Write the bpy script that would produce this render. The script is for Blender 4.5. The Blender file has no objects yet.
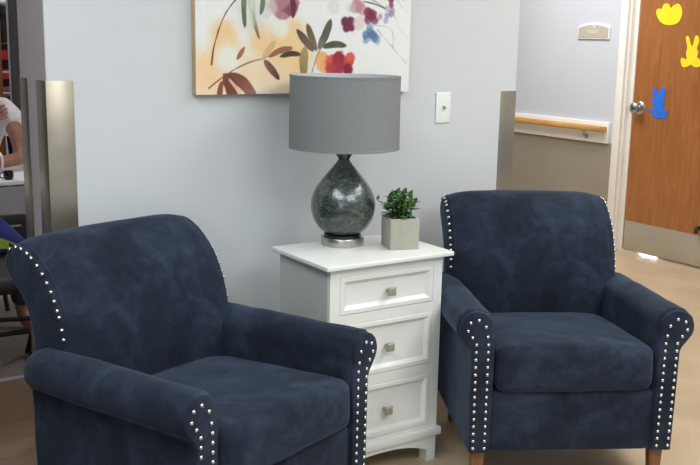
import bpy, bmesh, math, random
import numpy as np
from mathutils import Vector, Matrix, noise
random.seed(7); rng = np.random.RandomState(5)
S = bpy.context.scene
COL = S.collection
PI = math.pi

# ------------------------------------------------------------------ materials
def lin(c):
    return tuple(((v/255)/12.92 if v/255 <= .04045 else ((v/255+.055)/1.055)**2.4) for v in c)
class NT:
    def __init__(s, name):
        s.m = bpy.data.materials.new(name); s.m.use_nodes = True
        s.t = s.m.node_tree; s.n = s.t.nodes; s.p = s.n['Principled BSDF']
    def node(s, typ, **kw):
        n = s.n.new(typ)
        for k, v in kw.items():
            if k.startswith('i_'):
                key = k[2:].replace('_', ' ')
                n.inputs[key].default_value = v
            else: setattr(n, k, v)
        return n
    def link(s, a, b): s.t.links.new(a, b)
    def coord(s, scale=(1,1,1), out='Object'):
        tc = s.node('ShaderNodeTexCoord'); mp = s.node('ShaderNodeMapping')
        mp.inputs['Scale'].default_value = scale
        s.link(tc.outputs[out], mp.inputs['Vector']); return mp.outputs['Vector']
    def noise(s, scale, detail=3, rough=.5, vec=None, dist=0):
        n = s.node('ShaderNodeTexNoise'); n.inputs['Scale'].default_value = scale
        n.inputs['Detail'].default_value = detail; n.inputs['Roughness'].default_value = rough
        n.inputs['Distortion'].default_value = dist
        s.link(vec if vec else s.coord(), n.inputs['Vector']); return n.outputs['Fac']
    def ramp(s, fac, stops):
        r = s.node('ShaderNodeValToRGB'); e = r.color_ramp.elements
        while len(e) < len(stops): e.new(.5)
        for k, (p, c) in enumerate(stops):
            e[k].position = p; e[k].color = (*lin(c), 1)
        s.link(fac, r.inputs['Fac']); return r.outputs['Color']
    def bump(s, h, strength=.3, dist=.002):
        b = s.node('ShaderNodeBump'); b.inputs['Strength'].default_value = strength
        b.inputs['Distance'].default_value = dist
        s.link(h, b.inputs['Height']); s.link(b.outputs['Normal'], s.p.inputs['Normal'])
    def set(s, **kw):
        for k, v in kw.items(): s.p.inputs[k.replace('_', ' ')].default_value = v
def mat(name, col, rough=.5, metal=0, var=6, scale=8, bump=0, bscale=200, bdist=.001, **kw):
    t = NT(name)
    a = tuple(max(0, v-var) for v in col); b = tuple(min(255, v+var) for v in col)
    t.link(t.ramp(t.noise(scale, 4), [(.3, a), (.7, b)]), t.p.inputs['Base Color'])
    t.set(Roughness=rough, Metallic=metal, **kw)
    if bump: t.bump(t.noise(bscale, 3), bump, bdist)
    return t.m

M = {}
M['wall'] = mat('painted_wall', (203,208,211), .7, var=2, scale=2, bump=.12, bscale=160)
M['shaded_end'] = mat('wall_end_shaded', (190,184,190), .7, var=2, scale=2, bump=.12, bscale=160)
M['hall_wall'] = mat('hall_wall', (202,208,216), .7, var=2, scale=2, bump=.1, bscale=160)
M['dim_wall'] = mat('left_wall_darkened', (58,55,58), .7, var=2, scale=2)  # unseen wall, darkened so the steel guards reflect something dark
M['wainscot'] = mat('wainscot_vinyl', (150,143,128), .6, var=3, scale=3, bump=.25, bscale=260)
M['ceiling'] = mat('ceiling_tile', (225,225,222), .9, var=3, bump=.3, bscale=90)
M['base'] = mat('cove_base', (92,88,84), .5, var=4)
M['frame'] = mat('door_frame_paint', (240,237,230), .45, var=3)
M['trimwhite'] = mat('ivory_trim', (240,237,229), .4, var=2)
M['white'] = mat('white_lacquer', (228,231,227), .38, var=3, scale=5)
M['white_shaded'] = mat('white_lacquer_shaded', (188,191,186), .4, var=4, scale=5)  # same lacquer, with the shade of the side faces put into the colour
M['switch'] = mat('switch_plastic', (232,238,233), .35, var=1)
M['grey_plastic'] = mat('grey_plastic', (150,154,152), .4, var=2)
M['dark_metal'] = mat('bronze_metal', (60,56,52), .4, .8, var=5)
M['black'] = mat('black_plastic', (16,15,17), .5, var=3)
M['black_frame'] = mat('black_metal', (22,18,18), .4, var=4)
M['glossblack'] = mat('black_gloss', (14,14,16), .12, var=2)
M['chrome'] = mat('polished_chrome', (190,190,188), .28, 1, var=3)
M['nail'] = mat('nickel_nail', (215,213,210), .25, 1, var=4)
M['tissue'] = mat('skin_warm', (150,104,84), .55, var=9, scale=20)
M['hairblack'] = mat('dark_hair', (20,14,15), .5, var=5, scale=60)
M['blue_cloth'] = mat('blue_cloth', (28,40,110), .8, var=8, bump=.3)
M['lime_cloth'] = mat('lime_cloth', (150,170,60), .8, var=8, bump=.3)
M['yellow_paper'] = mat('yellow_paper', (240,222,30), .7, var=5, scale=30)
M['blue_paper'] = mat('blue_paper', (34,112,226), .7, var=5, scale=30)
M['blouse'] = mat('white_blouse', (222,218,222), .85, var=10, scale=30, bump=.6, bscale=60, bdist=.006)
M['trousers'] = mat('grey_trousers', (60,60,70), .85, var=5)
M['table_white'] = mat('white_table_top', (228,228,234), .4, var=2)
M['table_grey'] = mat('grey_apron', (158,154,158), .6, var=4)
M['cabinet'] = mat('dark_cabinet', (36,27,28), .45, var=5)
M['soil'] = mat('dark_soil', (48,38,30), .95, var=14, scale=150, bump=.8, bscale=180, bdist=.004)
M['concrete'] = mat('pale_concrete', (168,167,154), .85, var=4, scale=45, bump=.25, bscale=120)
M['stem'] = mat('green_stem', (70,92,48), .6, var=8)
M['brass_socket'] = mat('socket_metal', (150,130,90), .35, .9)
M['bulb'] = mat('frosted_bulb', (236,236,230), .3, var=1)
M['lining'] = mat('shade_lining', (196,200,204), .8, var=2)
M['eyes'] = mat('eye_dark', (30,22,20), .2, var=1)
M['lips'] = mat('lip_tone', (130,70,66), .5, var=2)
M['sign'] = mat('sign_taupe', (186,180,165), .5, var=2)
M['sign_rim'] = mat('sign_white', (236,236,238), .4, var=1)
M['sign_text'] = mat('sign_letters', (232,230,214), .5, var=1)
M['kick'] = mat('kick_plate_steel', (190,184,166), .45, .55, var=6, scale=4)

def fabric():
    t = NT('navy_microsuede')
    v = t.coord()
    n1 = t.noise(5.5, 4, .6, v, .8); n2 = t.noise(26, 4, .65, v, .4)
    mx = t.node('ShaderNodeMath', operation='MULTIPLY_ADD'); mx.inputs[1].default_value = .4
    t.link(n2, mx.inputs[0]); t.link(n1, mx.inputs[2])
    c = t.ramp(mx.outputs[0], [(.46, (23,28,37)), (.66, (31,38,51)), (.9, (48,57,73))])
    t.link(c, t.p.inputs['Base Color'])
    t.set(Roughness=.92)
    t.p.inputs['Sheen Weight'].default_value = .35; t.p.inputs['Sheen Roughness'].default_value = .45
    t.p.inputs['Sheen Tint'].default_value = (*lin((130,150,176)), 1)
    t.p.inputs['Specular IOR Level'].default_value = .15
    t.bump(t.noise(420, 2, .6, v), .25, .001)
    return t.m
M['fabric'] = fabric()

def brushed():
    t = NT('brushed_steel')
    f = t.noise(3, 4, .6, t.coord((60, 60, .6)))
    g = t.noise(2.2, 2, .5, t.coord((1, 1, 2.2)))
    t.link(t.ramp(g, [(.3, (150,142,128)), (.7, (186,177,160))]), t.p.inputs['Base Color'])
    t.set(Metallic=.85, Roughness=.31); t.bump(f, .06, .001); return t.m
M['brushed'] = brushed()
def wood(name, a, b, c, scale=(1,1,1), rough=.35):
    t = NT(name)
    v = t.coord(scale)
    n = t.noise(4, 6, .62, v, 1.2)
    t.link(t.ramp(n, [(.28, a), (.5, b), (.74, c)]), t.p.inputs['Base Color'])
    t.set(Roughness=rough); return t.m
M['door_wood'] = wood('oak_door', (146,92,48), (160,103,57), (174,117,69), (7,7,.7))
M['rail_wood'] = wood('maple_rail', (172,122,62), (194,146,82), (212,168,104), (8,1,8), .3)
M['leg_wood'] = wood('brown_leg', (92,58,34), (124,80,48), (146,98,62), (20,20,3), .4)
M['brown_wood'] = wood('brown_stile', (112,66,30), (146,90,46), (166,108,60), (9,9,1))

def mercury():
    t = NT('mercury_glass')
    v = t.coord((1,1,1.9))
    n1 = t.noise(38, 6, .6, v, 1.8); n2 = t.noise(11, 4, .6, t.coord((1,1,1)), .5)
    mx = t.node('ShaderNodeMath', operation='MULTIPLY_ADD'); mx.inputs[1].default_value = .6
    t.link(n2, mx.inputs[0]); t.link(n1, mx.inputs[2])
    t.link(t.ramp(mx.outputs[0], [(.5, (34,41,41)), (.8, (62,72,71)), (1.05, (104,116,113))]), t.p.inputs['Base Color'])
    t.set(Metallic=.4, Roughness=.24)
    t.p.inputs['Coat Weight'].default_value = .7; t.p.inputs['Coat Roughness'].default_value = .06
    t.bump(n1, .25, .005); return t.m
M['mercury'] = mercury()
def linen():
    t = NT('grey_linen')
    w1 = t.noise(60, 2, .5, t.coord((1,1,10))); w2 = t.noise(60, 2, .5, t.coord((10,10,1)))
    mx = t.node('ShaderNodeMath', operation='ADD'); t.link(w1, mx.inputs[0]); t.link(w2, mx.inputs[1])
    t.link(t.ramp(mx.outputs[0], [(.7, (118,123,124)), (1.25, (128,133,134))]), t.p.inputs['Base Color'])
    t.set(Roughness=.85); t.bump(mx.outputs[0], .25, .001); return t.m
M['linen'] = linen()
def leafm():
    t = NT('jade_leaf')
    t.link(t.ramp(t.noise(45, 3), [(.3, (40,70,34)), (.5, (74,112,58)), (.7, (112,150,86))]), t.p.inputs['Base Color'])
    t.set(Roughness=.32); return t.m
M['leaf'] = leafm()
def floorm():
    t = NT('vinyl_floor')
    v = t.coord()
    n1 = t.noise(3, 5, .6, v); n2 = t.noise(70, 3, .6, v)
    mx = t.node('ShaderNodeMath', operation='MULTIPLY_ADD'); mx.inputs[1].default_value = .35
    t.link(n2, mx.inputs[0]); t.link(n1, mx.inputs[2])
    c = t.ramp(mx.outputs[0], [(.45, (178,156,126)), (.7, (190,169,139)), (.9, (199,180,151))])
    t.link(c, t.p.inputs['Base Color']); t.set(Roughness=.42)
    t.bump(n2, .05, .001); return t.m
M['floor'] = floorm()
def shaded_planks():
    t = NT('shaded_plank_floor')
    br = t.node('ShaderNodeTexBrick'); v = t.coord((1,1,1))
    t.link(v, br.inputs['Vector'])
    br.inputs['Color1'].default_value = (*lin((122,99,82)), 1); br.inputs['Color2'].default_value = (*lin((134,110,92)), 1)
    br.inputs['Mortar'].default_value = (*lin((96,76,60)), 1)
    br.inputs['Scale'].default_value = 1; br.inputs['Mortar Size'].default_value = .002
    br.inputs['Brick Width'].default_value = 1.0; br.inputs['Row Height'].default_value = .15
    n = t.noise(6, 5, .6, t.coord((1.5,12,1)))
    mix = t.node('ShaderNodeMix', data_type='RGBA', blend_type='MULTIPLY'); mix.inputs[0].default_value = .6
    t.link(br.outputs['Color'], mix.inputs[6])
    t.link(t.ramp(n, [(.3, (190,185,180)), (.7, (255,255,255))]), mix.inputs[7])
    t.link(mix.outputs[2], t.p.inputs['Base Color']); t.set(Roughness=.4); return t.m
M['shaded_planks'] = shaded_planks()
M['grey_tile'] = mat('grey_brown_tile', (128,118,112), .45, var=14, scale=2.5)
def stripes():
    t = NT('red_black_knit')
    w = t.node('ShaderNodeTexWave', wave_type='BANDS', bands_direction='Z')
    w.inputs['Scale'].default_value = 2.3; w.inputs['Distortion'].default_value = .3
    t.link(t.coord(), w.inputs['Vector'])
    r = t.node('ShaderNodeValToRGB'); r.color_ramp.interpolation = 'CONSTANT'
    r.color_ramp.elements[0].color = (*lin((22,12,14)), 1)
    r.color_ramp.elements[1].position = .5; r.color_ramp.elements[1].color = (*lin((214,44,66)), 1)
    t.link(w.outputs['Fac'], r.inputs['Fac']); t.link(r.outputs['Color'], t.p.inputs['Base Color'])
    t.set(Roughness=.8); return t.m
M['stripes'] = stripes()
M['art'] = None

# ------------------------------------------------------------------ mesh helpers
class MB:
    def __init__(s): s.v = []; s.f = []
    def add(s, vs, fs):
        o = len(s.v); s.v += [tuple(p) for p in vs]; s.f += [tuple(i+o for i in f) for f in fs]; return s
    def box(s, x0, x1, y0, y1, z0, z1):
        v = [(x,y,z) for z in (z0,z1) for y in (y0,y1) for x in (x0,x1)]
        return s.add(v, [(0,2,3,1),(4,5,7,6),(0,1,5,4),(2,6,7,3),(0,4,6,2),(1,3,7,5)])
    def prism(s, pts, axis, a, b):
        """closed outline (two free coordinates in axis order) pushed from a to b along axis"""
        def P(p, t): return {'x': (t,p[0],p[1]), 'y': (p[0],t,p[1]), 'z': (p[0],p[1],t)}[axis]
        n = len(pts)
        v = [P(p,a) for p in pts]+[P(p,b) for p in pts]
        f = [tuple(range(n))[::-1], tuple(range(n,2*n))]+[(i,(i+1)%n,n+(i+1)%n,n+i) for i in range(n)]
        return s.add(v, f)
    def lathe(s, prof, n=48, c=(0,0,0)):
        v = []; f = []
        for r, z in prof:
            for k in range(n):
                a = 2*PI*k/n; v.append((c[0]+r*math.cos(a), c[1]+r*math.sin(a), c[2]+z))
        for i in range(len(prof)-1):
            for k in range(n):
                f.append((i*n+k, i*n+(k+1)%n, (i+1)*n+(k+1)%n, (i+1)*n+k))
        if prof[0][0] > 1e-6: f.append(tuple(range(n))[::-1])
        if prof[-1][0] > 1e-6: f.append(tuple((len(prof)-1)*n+k for k in range(n)))
        return s.add(v, f)
    def tube(s, path, r, n=10, closed=False):
        path = [Vector(p) for p in path]; rs = r if isinstance(r, (list,tuple)) else [r]*len(path)
        v = []; f = []; m = len(path); prev = None
        for i, p in enumerate(path):
            if closed: t = path[(i+1)%m]-path[i-1]
            else: t = path[min(i+1,m-1)]-path[max(i-1,0)]
            t.normalize()
            if prev is None:
                u = t.orthogonal().normalized()
            else:
                u = (prev - t*prev.dot(t)).normalized()
            prev = u; w = t.cross(u)
            for k in range(n):
                a = 2*PI*k/n; v.append(p+(u*math.cos(a)+w*math.sin(a))*rs[i])
        for i in range(m if closed else m-1):
            j = (i+1) % m
            for k in range(n): f.append((i*n+k, i*n+(k+1)%n, j*n+(k+1)%n, j*n+k))
        if not closed: f += [tuple(range(n))[::-1], tuple((m-1)*n+k for k in range(n))]
        return s.add(v, f)
    def build(s, name, m, parent=None, smooth=True, bevel=0, seg=2, angle=40, sub=0):
        me = bpy.data.meshes.new(name); me.from_pydata(s.v, [], s.f)
        bm = bmesh.new(); bm.from_mesh(me); bmesh.ops.recalc_face_normals(bm, faces=bm.faces)
        if bevel:
            es = [e for e in bm.edges if len(e.link_faces) == 2 and e.calc_face_angle(0) > math.radians(35)]
            bmesh.ops.bevel(bm, geom=es, offset=bevel, segments=seg, affect='EDGES', profile=.5, clamp_overlap=True)
        bm.to_mesh(me); bm.free()
        if smooth:
            me.shade_smooth(); me.set_sharp_from_angle(angle=math.radians(angle))
        me.materials.append(m)
        o = bpy.data.objects.new(name, me); COL.objects.link(o)
        if parent: o.parent = parent
        if sub:
            md = o.modifiers.new('subdivision', 'SUBSURF'); md.levels = sub; md.render_levels = sub
        return o
def catmull(pts, k=6, closed=False):
    P = [Vector(p) for p in pts]; n = len(P); out = []
    for i in range(n if closed else n-1):
        g = (lambda j: P[j % n]) if closed else (lambda j: P[max(0,min(n-1,j))])
        a,b,c,d = g(i-1),g(i),g(i+1),g(i+2)
        for j in range(k):
            t = j/k
            out.append(.5*((2*b)+(c-a)*t+(2*a-5*b+4*c-d)*t*t+(3*b-a-3*c+d)*t**3))
    if not closed: out.append(P[-1])
    return [tuple(p) for p in out]
def arc(cx, cy, r, a0, a1, n):
    return [(cx+r*math.cos(math.radians(a0+(a1-a0)*i/n)), cy+r*math.sin(math.radians(a0+(a1-a0)*i/n))) for i in range(n+1)]
def thing(name, label, cat, loc=(0,0,0), rz=0, group=None):
    o = bpy.data.objects.new(name, None); COL.objects.link(o)
    o.empty_display_size = .05; o.location = loc; o.rotation_euler = (0,0,rz)
    return tag(o, label, cat, group)
def tag(o, label, cat, group=None):
    o['label'] = label; o['category'] = cat
    if group: o['group'] = group
    return o
def struct(o): o['kind'] = 'structure'; return o
def copy_tree(o, parent=None):
    c = o.copy(); COL.objects.link(c)
    if parent: c.parent = parent
    for ch in list(o.children): copy_tree(ch, c)
    return c

# ------------------------------------------------------------------ the room
YW, XL, XR, YB = .53, -.652, 1.207, .81          # main wall: front plane, left end, right end, back plane
HX, DX, CH = 3.61, 3.66, 2.55                    # side wall plane, door plane, ceiling height
YE = 6.6
struct(MB().box(-2.7, 3.75, -4.0, 6.7, -.06, 0).build('floor', M['floor'], smooth=False))
struct(MB().box(-2.7, -.12, -4.0, 1.50, 0, .002).build('floor_shaded', M['shaded_planks'], smooth=False))  # left floor zone: shadow by the armchair put into a browner plank colour
struct(MB().box(-2.7, 1.3, 1.50, 1.53, 0, .005).build('trim_1', M['table_grey'], smooth=False))
struct(MB().box(-2.7, 1.3, 1.53, 6.6, 0, .0025).build('floor_grey', M['grey_tile'], smooth=False))
struct(MB().box(-2.7, 3.75, -4.0, 6.7, CH, CH+.06).build('ceiling', M['ceiling'], smooth=False))
# main wall, its end face tinted darker, the return's shade put into the colour
struct(MB().box(XL, XR, YW, YB, 0, CH).build('wall_main', M['wall'], smooth=False))
struct(MB().box(XL-.003, XL, YW, YB, .1, CH).build('wall_end', M['shaded_end'], smooth=False))
bb = MB().box(XL-.006, XR+.006, YW-.006, YW, 0, .1).box(XL-.009, XL-.003, YW-.006, YB, 0, .1)
struct(bb.build('baseboard_main', M['base'], bevel=.002))
struct(MB().box(-2.7, 3.75, YE, YE+.1, 0, CH).build('wall_back', M['hall_wall'], smooth=False))
struct(MB().box(-2.8, -2.7, -4.0, YE+.1, 0, CH).build('wall_left', M['dim_wall'], smooth=False))
struct(MB().box(-2.7, .33, 5.03, 5.13, 0, CH).box(1.35, HX, 5.03, 5.13, 0, CH).box(.33, 1.35, 5.03, 5.13, 2.1, CH).build('wall_partition', M['hall_wall'], smooth=False))
# side wall with a door opening
D0, D1, DH = 1.03, 2.027, 2.08
FR = .105
w = MB().box(HX, HX+.14, D1+FR-.03, YE, .72, CH).box(HX, HX+.14, -4.0, D0-FR+.03, .72, CH).box(HX, HX+.14, D0-FR, D1+FR, DH+FR-.03, CH)
struct(w.build('wall_right', M['hall_wall'], smooth=False))
w = MB().box(HX-.003, HX+.14, D1+FR-.03, YE, 0, .72).box(HX-.003, HX+.14, -4.0, D0-FR+.03, 0, .72)
struct(w.build('wainscot_right', M['wainscot'], smooth=False))
w = MB().box(HX-.009, HX-.003, D1+FR, YE, 0, .1).box(HX-.009, HX-.003, -4.0, D0-FR, 0, .1)
struct(w.build('baseboard_right', M['base'], bevel=.002))
# hollow metal frame: flat face, rebate towards the door
fr = MB()
for s, y in ((1, D1), (-1, D0)):
    pts = [(HX-.012, y+s*FR), (HX-.012, y+s*.045), (HX+.012, y+s*.045), (HX+.012, y+s*.03), (DX-.006, y+s*.03), (DX-.006, y+s*0), (HX+.14, y), (HX+.14, y+s*.02), (HX, y+s*FR)]
    if s < 0: pts = pts[::-1]
    fr.prism(pts, 'z', 0, DH+FR)
fr.box(HX-.012, HX+.012, D0-.045, D1+.045, DH+.045, DH+FR)
fr.box(HX+.012, DX-.006, D0-.03, D1+.03, DH+.03, DH+FR).box(DX-.006, HX+.14, D0, D1, DH, DH+FR)
struct(fr.build('trim_2', M['frame'], bevel=.003))
door = struct(MB().box(DX, DX+.045, D0+.003, D1-.003, .012, DH-.003).build('door_1', M['door_wood'], smooth=False))
MB().box(DX-.003, DX, D0+.03, D1-.012, .016, .212).build('kick_plate', M['kick'], door, bevel=.001)
# round lever-side knob with its rose
kn = MB()
def yrot(prof, cx, cy, cz, n=32):          # lathe about the x axis, pointing -x
    m = MB(); m.lathe(prof, n); return [(cx-z, cy+x, cz+y) for x,y,z in m.v], m.f
vs, fs = yrot([(0,0),(.036,0),(.037,.004),(.032,.009),(.014,.011),(.012,.028),(.018,.034),(.0275,.042),(.031,.053),(.029,.063),(.020,.070),(.009,.073),(0,.0735)], DX, 1.962, .975)
vs = [(DX+(a-DX)*1.0, 1.968+(b-1.962)*1.18, .975+(c-.975)*1.18) for a,b,c in vs]; kn.add(vs, fs); kn.build('knob', M['chrome'], door)
hg = MB()
MB().tube([(DX-.001,1.424,.262),(DX-.02,1.424,.262),(DX-.03,1.424,.245),(DX-.032,1.424,.228)], .012, 10).build('door_holder', M['black'], door)

# paper cut-outs on the door
def cutout(pts, name, label, m, x=DX-.002):
    sm = catmull([(a,b,0) for a,b in pts], 4, True)
    o = MB().prism([(p[0],p[1]) for p in sm], 'x', x-.0012, x).build(name, m)
    return tag(o, label, 'decoration', 'paper cutouts on the wooden door')
cutout([(1.894,1.595),(1.877,1.616),(1.854,1.612),(1.835,1.643),(1.8,1.642),(1.781,1.618),(1.757,1.635),(1.721,1.641),(1.694,1.605),(1.694,1.562),(1.719,1.524),(1.772,1.511),(1.827,1.518),(1.869,1.546)],
       'paper_chick', 'yellow paper chick cutout stuck high on the wooden door', M['yellow_paper'])
cutout([(1.648,1.43),(1.635,1.446),(1.619,1.43),(1.604,1.39),(1.59,1.39),(1.577,1.446),(1.556,1.443),(1.546,1.41),(1.557,1.372),(1.545,1.342),(1.551,1.318),(1.528,1.3),(1.524,1.261),(1.569,1.256),(1.587,1.269),(1.627,1.254),(1.657,1.256),(1.672,1.295),(1.661,1.311),(1.628,1.302),(1.636,1.34),(1.63,1.377)],
       'paper_rabbit', 'yellow paper rabbit cutout on the wooden door below the chick', M['yellow_paper'])
cutout([(1.872,1.102),(1.861,1.111),(1.844,1.108),(1.831,1.084),(1.82,1.083),(1.807,1.11),(1.788,1.117),(1.77,1.107),(1.769,1.086),(1.779,1.061),(1.77,1.03),(1.779,.989),(1.77,.978),(1.742,.975),(1.743,.952),(1.755,.92),(1.788,.923),(1.83,.919),(1.858,.937),(1.862,.952),(1.905,.962),(1.905,.97),(1.859,.972),(1.853,.987),(1.868,1.011),(1.866,1.037),(1.865,1.068)],
       'paper_rabbit', 'blue paper rabbit cutout beside the round door knob', M['blue_paper'])

# handrail on the side wall
hr = thing('handrail', 'maple wood handrail on an ivory backing board along the corridor wall', 'handrail', (HX,2.16,.72))
MB().box(-.022, 0, 0, 2.75, 0, .144).build('backing_board', M['trimwhite'], hr, bevel=.006)
pr = catmull([(-.070,.085),(-.074,.100),(-.070,.116),(-.055,.122),(-.040,.116),(-.036,.100),(-.040,.085),(-.055,.078)], 3, True) if False else None
pts = [(p[0],p[1]) for p in catmull([(-.072,.082,0),(-.076,.099,0),(-.070,.114,0),(-.056,.119,0),(-.043,.113,0),(-.039,.098,0),(-.044,.083,0),(-.058,.077,0)], 4, True)]
MB().prism(pts, 'y', .03, 2.75).box(-.072,-.022,.012,.055,.080,.116).build('rail', M['rail_wood'], hr, bevel=.004)
for yb in (.19, 1.2, 2.2):
    MB().tube([(-.022,yb,.035),(-.048,yb,.040),(-.056,yb,.055),(-.056,yb,.079)], .008, 10).tube([(-.0215,yb,.036),(-.026,yb,.036)], .016, 14).build('bracket', M['grey_plastic'], hr)

# room sign
sg = thing('room_sign', 'taupe room sign with arched top and white rim on the corridor wall', 'sign', (HX,2.218,1.416))
def arched(w, h, rise, ins, n=16):
    x0, x1 = ins, w-ins; pts = [(x0, ins), (x1, ins)]
    for i in range(n+1):
        t = i/n; x = x1+(x0-x1)*t; pts.append((x, h-ins+rise*(1-(2*t-1)**2)))
    return pts
MB().prism(arched(.288,.084,.022,0), 'x', -.012, 0).build('sign_rim', M['sign_rim'], sg, bevel=.002)
MB().prism(arched(.288,.084,.022,.010), 'x', -.0145, -.0118).build('sign_panel', M['sign'], sg)
def text_mesh(body, size, name, m, parent, loc, rot):
    cu = bpy.data.curves.new(name, 'FONT'); cu.body = body; cu.size = size; cu.align_x = 'CENTER'; cu.extrude = .0006
    cu.space_character = 1.05
    o = bpy.data.objects.new(name, cu); COL.objects.link(o)
    me = bpy.data.meshes.new_from_object(o.evaluated_get(bpy.context.evaluated_depsgraph_get()))
    COL.objects.unlink(o); bpy.data.objects.remove(o)
    me.materials.clear(); me.materials.append(m)
    n = bpy.data.objects.new(name, me); COL.objects.link(n); n.parent = parent; n.location = loc; n.rotation_euler = rot
    return n
text_mesh('TOILET', .029, 'sign_lettering', M['sign_text'], sg, (-.0148,.152,.040), (PI/2,0,-PI/2))
MB().prism([(a,b-.013) for a,b in [(.128,.088),(.136,.090),(.140,.096),(.148,.098),(.156,.103),(.150,.106),(.140,.104),(.134,.098),(.127,.095)]], 'x', -.0156,-.0144).build('sign_symbol', M['sign_text'], sg)

# ------------------------------------------------------------------ steel corner guards
def guard(label, pts, z0, z1, screws):
    o = MB().prism(pts, 'z', z0, z1).build('corner_guard', M['brushed'], bevel=.0008)
    tag(o, label, 'corner guard', 'steel corner guards')
    for p, ax in screws:
        m = MB()
        if ax == 'y': m.lathe([(0,0),(.005,0),(.005,.001),(.003,.002),(0,.0022)], 14); v = [(p[0]+x, p[1]-z, p[2]+y) for x,y,z in m.v]
        else: m.lathe([(0,0),(.005,0),(.005,.001),(.003,.002),(0,.0022)], 14); v = [(p[0]-z, p[1]+x, p[2]+y) for x,y,z in m.v]
        MB().add(v, m.f).build('screw', M['chrome'], o)
    return o
g = .0022
guard('brushed steel corner guard on the wall end behind the right armchair',
      [(XR-.078,YW),(XR-.078,YW-g),(XR+g,YW-g),(XR+g,YW+.078),(XR,YW+.078),(XR,YW)], .1, 1.197, [((XR-.03,YW-g,.65),'y')])
x = XL-.003
guard('brushed steel corner guard on the left front corner of the main wall',
      [(XL+.078,YW),(XL+.078,YW-g),(x-g,YW-g),(x-g,YW+.098),(x,YW+.098),(x,YW)], .1, 1.249, [])
guard('dark steel corner guard on the wall end, left of the pale stripe',
      [(x,YB-.092),(x-g,YB-.092),(x-g,YB+g),(x+.07,YB+g),(x+.07,YB),(x,YB)], .1, 1.249, [])

# ------------------------------------------------------------------ light switch
sw = thing('light_switch', 'white toggle light switch plate on the grey wall above the right armchair', 'switch', (.838,YW,1.1385))
MB().box(-.035,.035,-.006,0,-.0575,.0575).build('plate', M['switch'], sw, bevel=.003, seg=3)
MB().box(-.006,.006,-.0068,-.004,-.0125,.0125).build('toggle_slot', M['switch'], sw)
MB().prism([(-.006,.009),(-.019,.002),(-.019,-.003),(-.006,-.006)], 'x', -.0042, .0042).build('toggle', M['grey_plastic'], sw, bevel=.001)
for z in (.035,-.035):
    m = MB().lathe([(0,0),(.003,0),(.003,.0006),(0,.001)], 12); MB().add([(a,-.006-c,z+b) for a,b,c in m.v], m.f).build('screw', M['switch'], sw)

# ------------------------------------------------------------------ the painting
CW, CHT = .842, .60
pt = thing('canvas_painting', 'stretched canvas painting of watercolour flowers and leaves on orange and white', 'painting', (-.19,YW,1.203))
NXc, NZc = 400, 286
U, V = np.meshgrid(np.linspace(0,CW,NXc+1), np.linspace(0,CHT,NZc+1))
def fbm(sc, seed, oct=4):
    r = np.random.RandomState(seed); out = np.zeros_like(U); amp = 1; tot = 0
    for k in range(oct):
        s = sc*2**k; gx, gy = int(CW*s)+3, int(CHT*s)+3; G = r.rand(gy,gx)
        x, y = U*s, V*s; i, j = x.astype(int), y.astype(int); fx, fy = x-i, y-j
        fx, fy = fx*fx*(3-2*fx), fy*fy*(3-2*fy)
        out += amp*((G[j,i]*(1-fx)+G[j,i+1]*fx)*(1-fy)+(G[j+1,i]*(1-fx)+G[j+1,i+1]*fx)*fy); tot += amp; amp *= .5
    return out/tot
f1, f2, f3 = fbm(9,1), fbm(30,2), fbm(70,3)
img = np.ones(U.shape+(3,))*np.array([228,231,230.])
def over(col, a): 
    a = np.clip(a,0,1)[...,None]; img[:] = img*(1-a)+np.array(col,float)*a
def ss(a, b, x): t = np.clip((x-a)/(b-a),0,1); return t*t*(3-2*t)
def gauss(c, r): return np.exp(-(((U-c[0])**2+(V-c[1])**2)/r**2))
def washes(cs, col, amt):
    m = np.zeros_like(U)
    for (cx,cy,r) in cs: m = np.maximum(m, gauss((cx+0*U,cy), r))
    over(col, amt*ss(.08,.85,m*(.5+.9*f1)))
washes([(.008,.02,.07),(.068,.05,.11),(.15,.06,.12),(.25,.07,.12),(.32,.08,.10),(.36,.03,.09)], (236,210,170), .9)
washes([(.098,.19,.05),(.10,.15,.05),(.30,.16,.07),(.345,.18,.07),(.37,.16,.06),(.392,.14,.055),(.24,.16,.05)], (234,196,138), .85)
washes([(.04,.08,.06),(.23,.20,.04),(.38,.09,.05)], (240,200,150), .7)
washes([(.115,.115,.05),(.305,.217,.035)], (226,232,220), .9)
washes([(.204,.24,.05),(.19,.27,.05)], (196,204,188), .5)
washes([(.15,.5,.1),(.5,.5,.12),(.3,.56,.08)], (238,202,150), .5)
def seg_dist(P, w0, w1, k=10):
    P = catmull([(a,b,0) for a,b in P], k) if len(P) > 2 else [P[0]+(0,), P[1]+(0,)]
    best = np.full(U.shape, 9.); par = np.zeros_like(U); n = len(P)-1
    wob = (f2-.5)*.004
    for i in range(n):
        ax,ay = P[i][:2]; bx,by = P[i+1][:2]; dx,dy = bx-ax,by-ay; L = dx*dx+dy*dy+1e-12
        t = np.clip(((U-ax)*dx+(V-ay)*dy)/L,0,1); d = np.hypot(U-ax-t*dx, V-ay-t*dy)+wob
        m = d < best; best = np.where(m,d,best); par = np.where(m,(i+t)/n,par)
    return best, par
def stroke(P, w0, col, w1=None, a=.9):
    d, t = seg_dist(P, w0, w1); w = w0+((w0 if w1 is None else w1)-w0)*t
    over(col, a*ss(w+.0012, w-.0012, d)*(.75+.5*f2))
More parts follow.
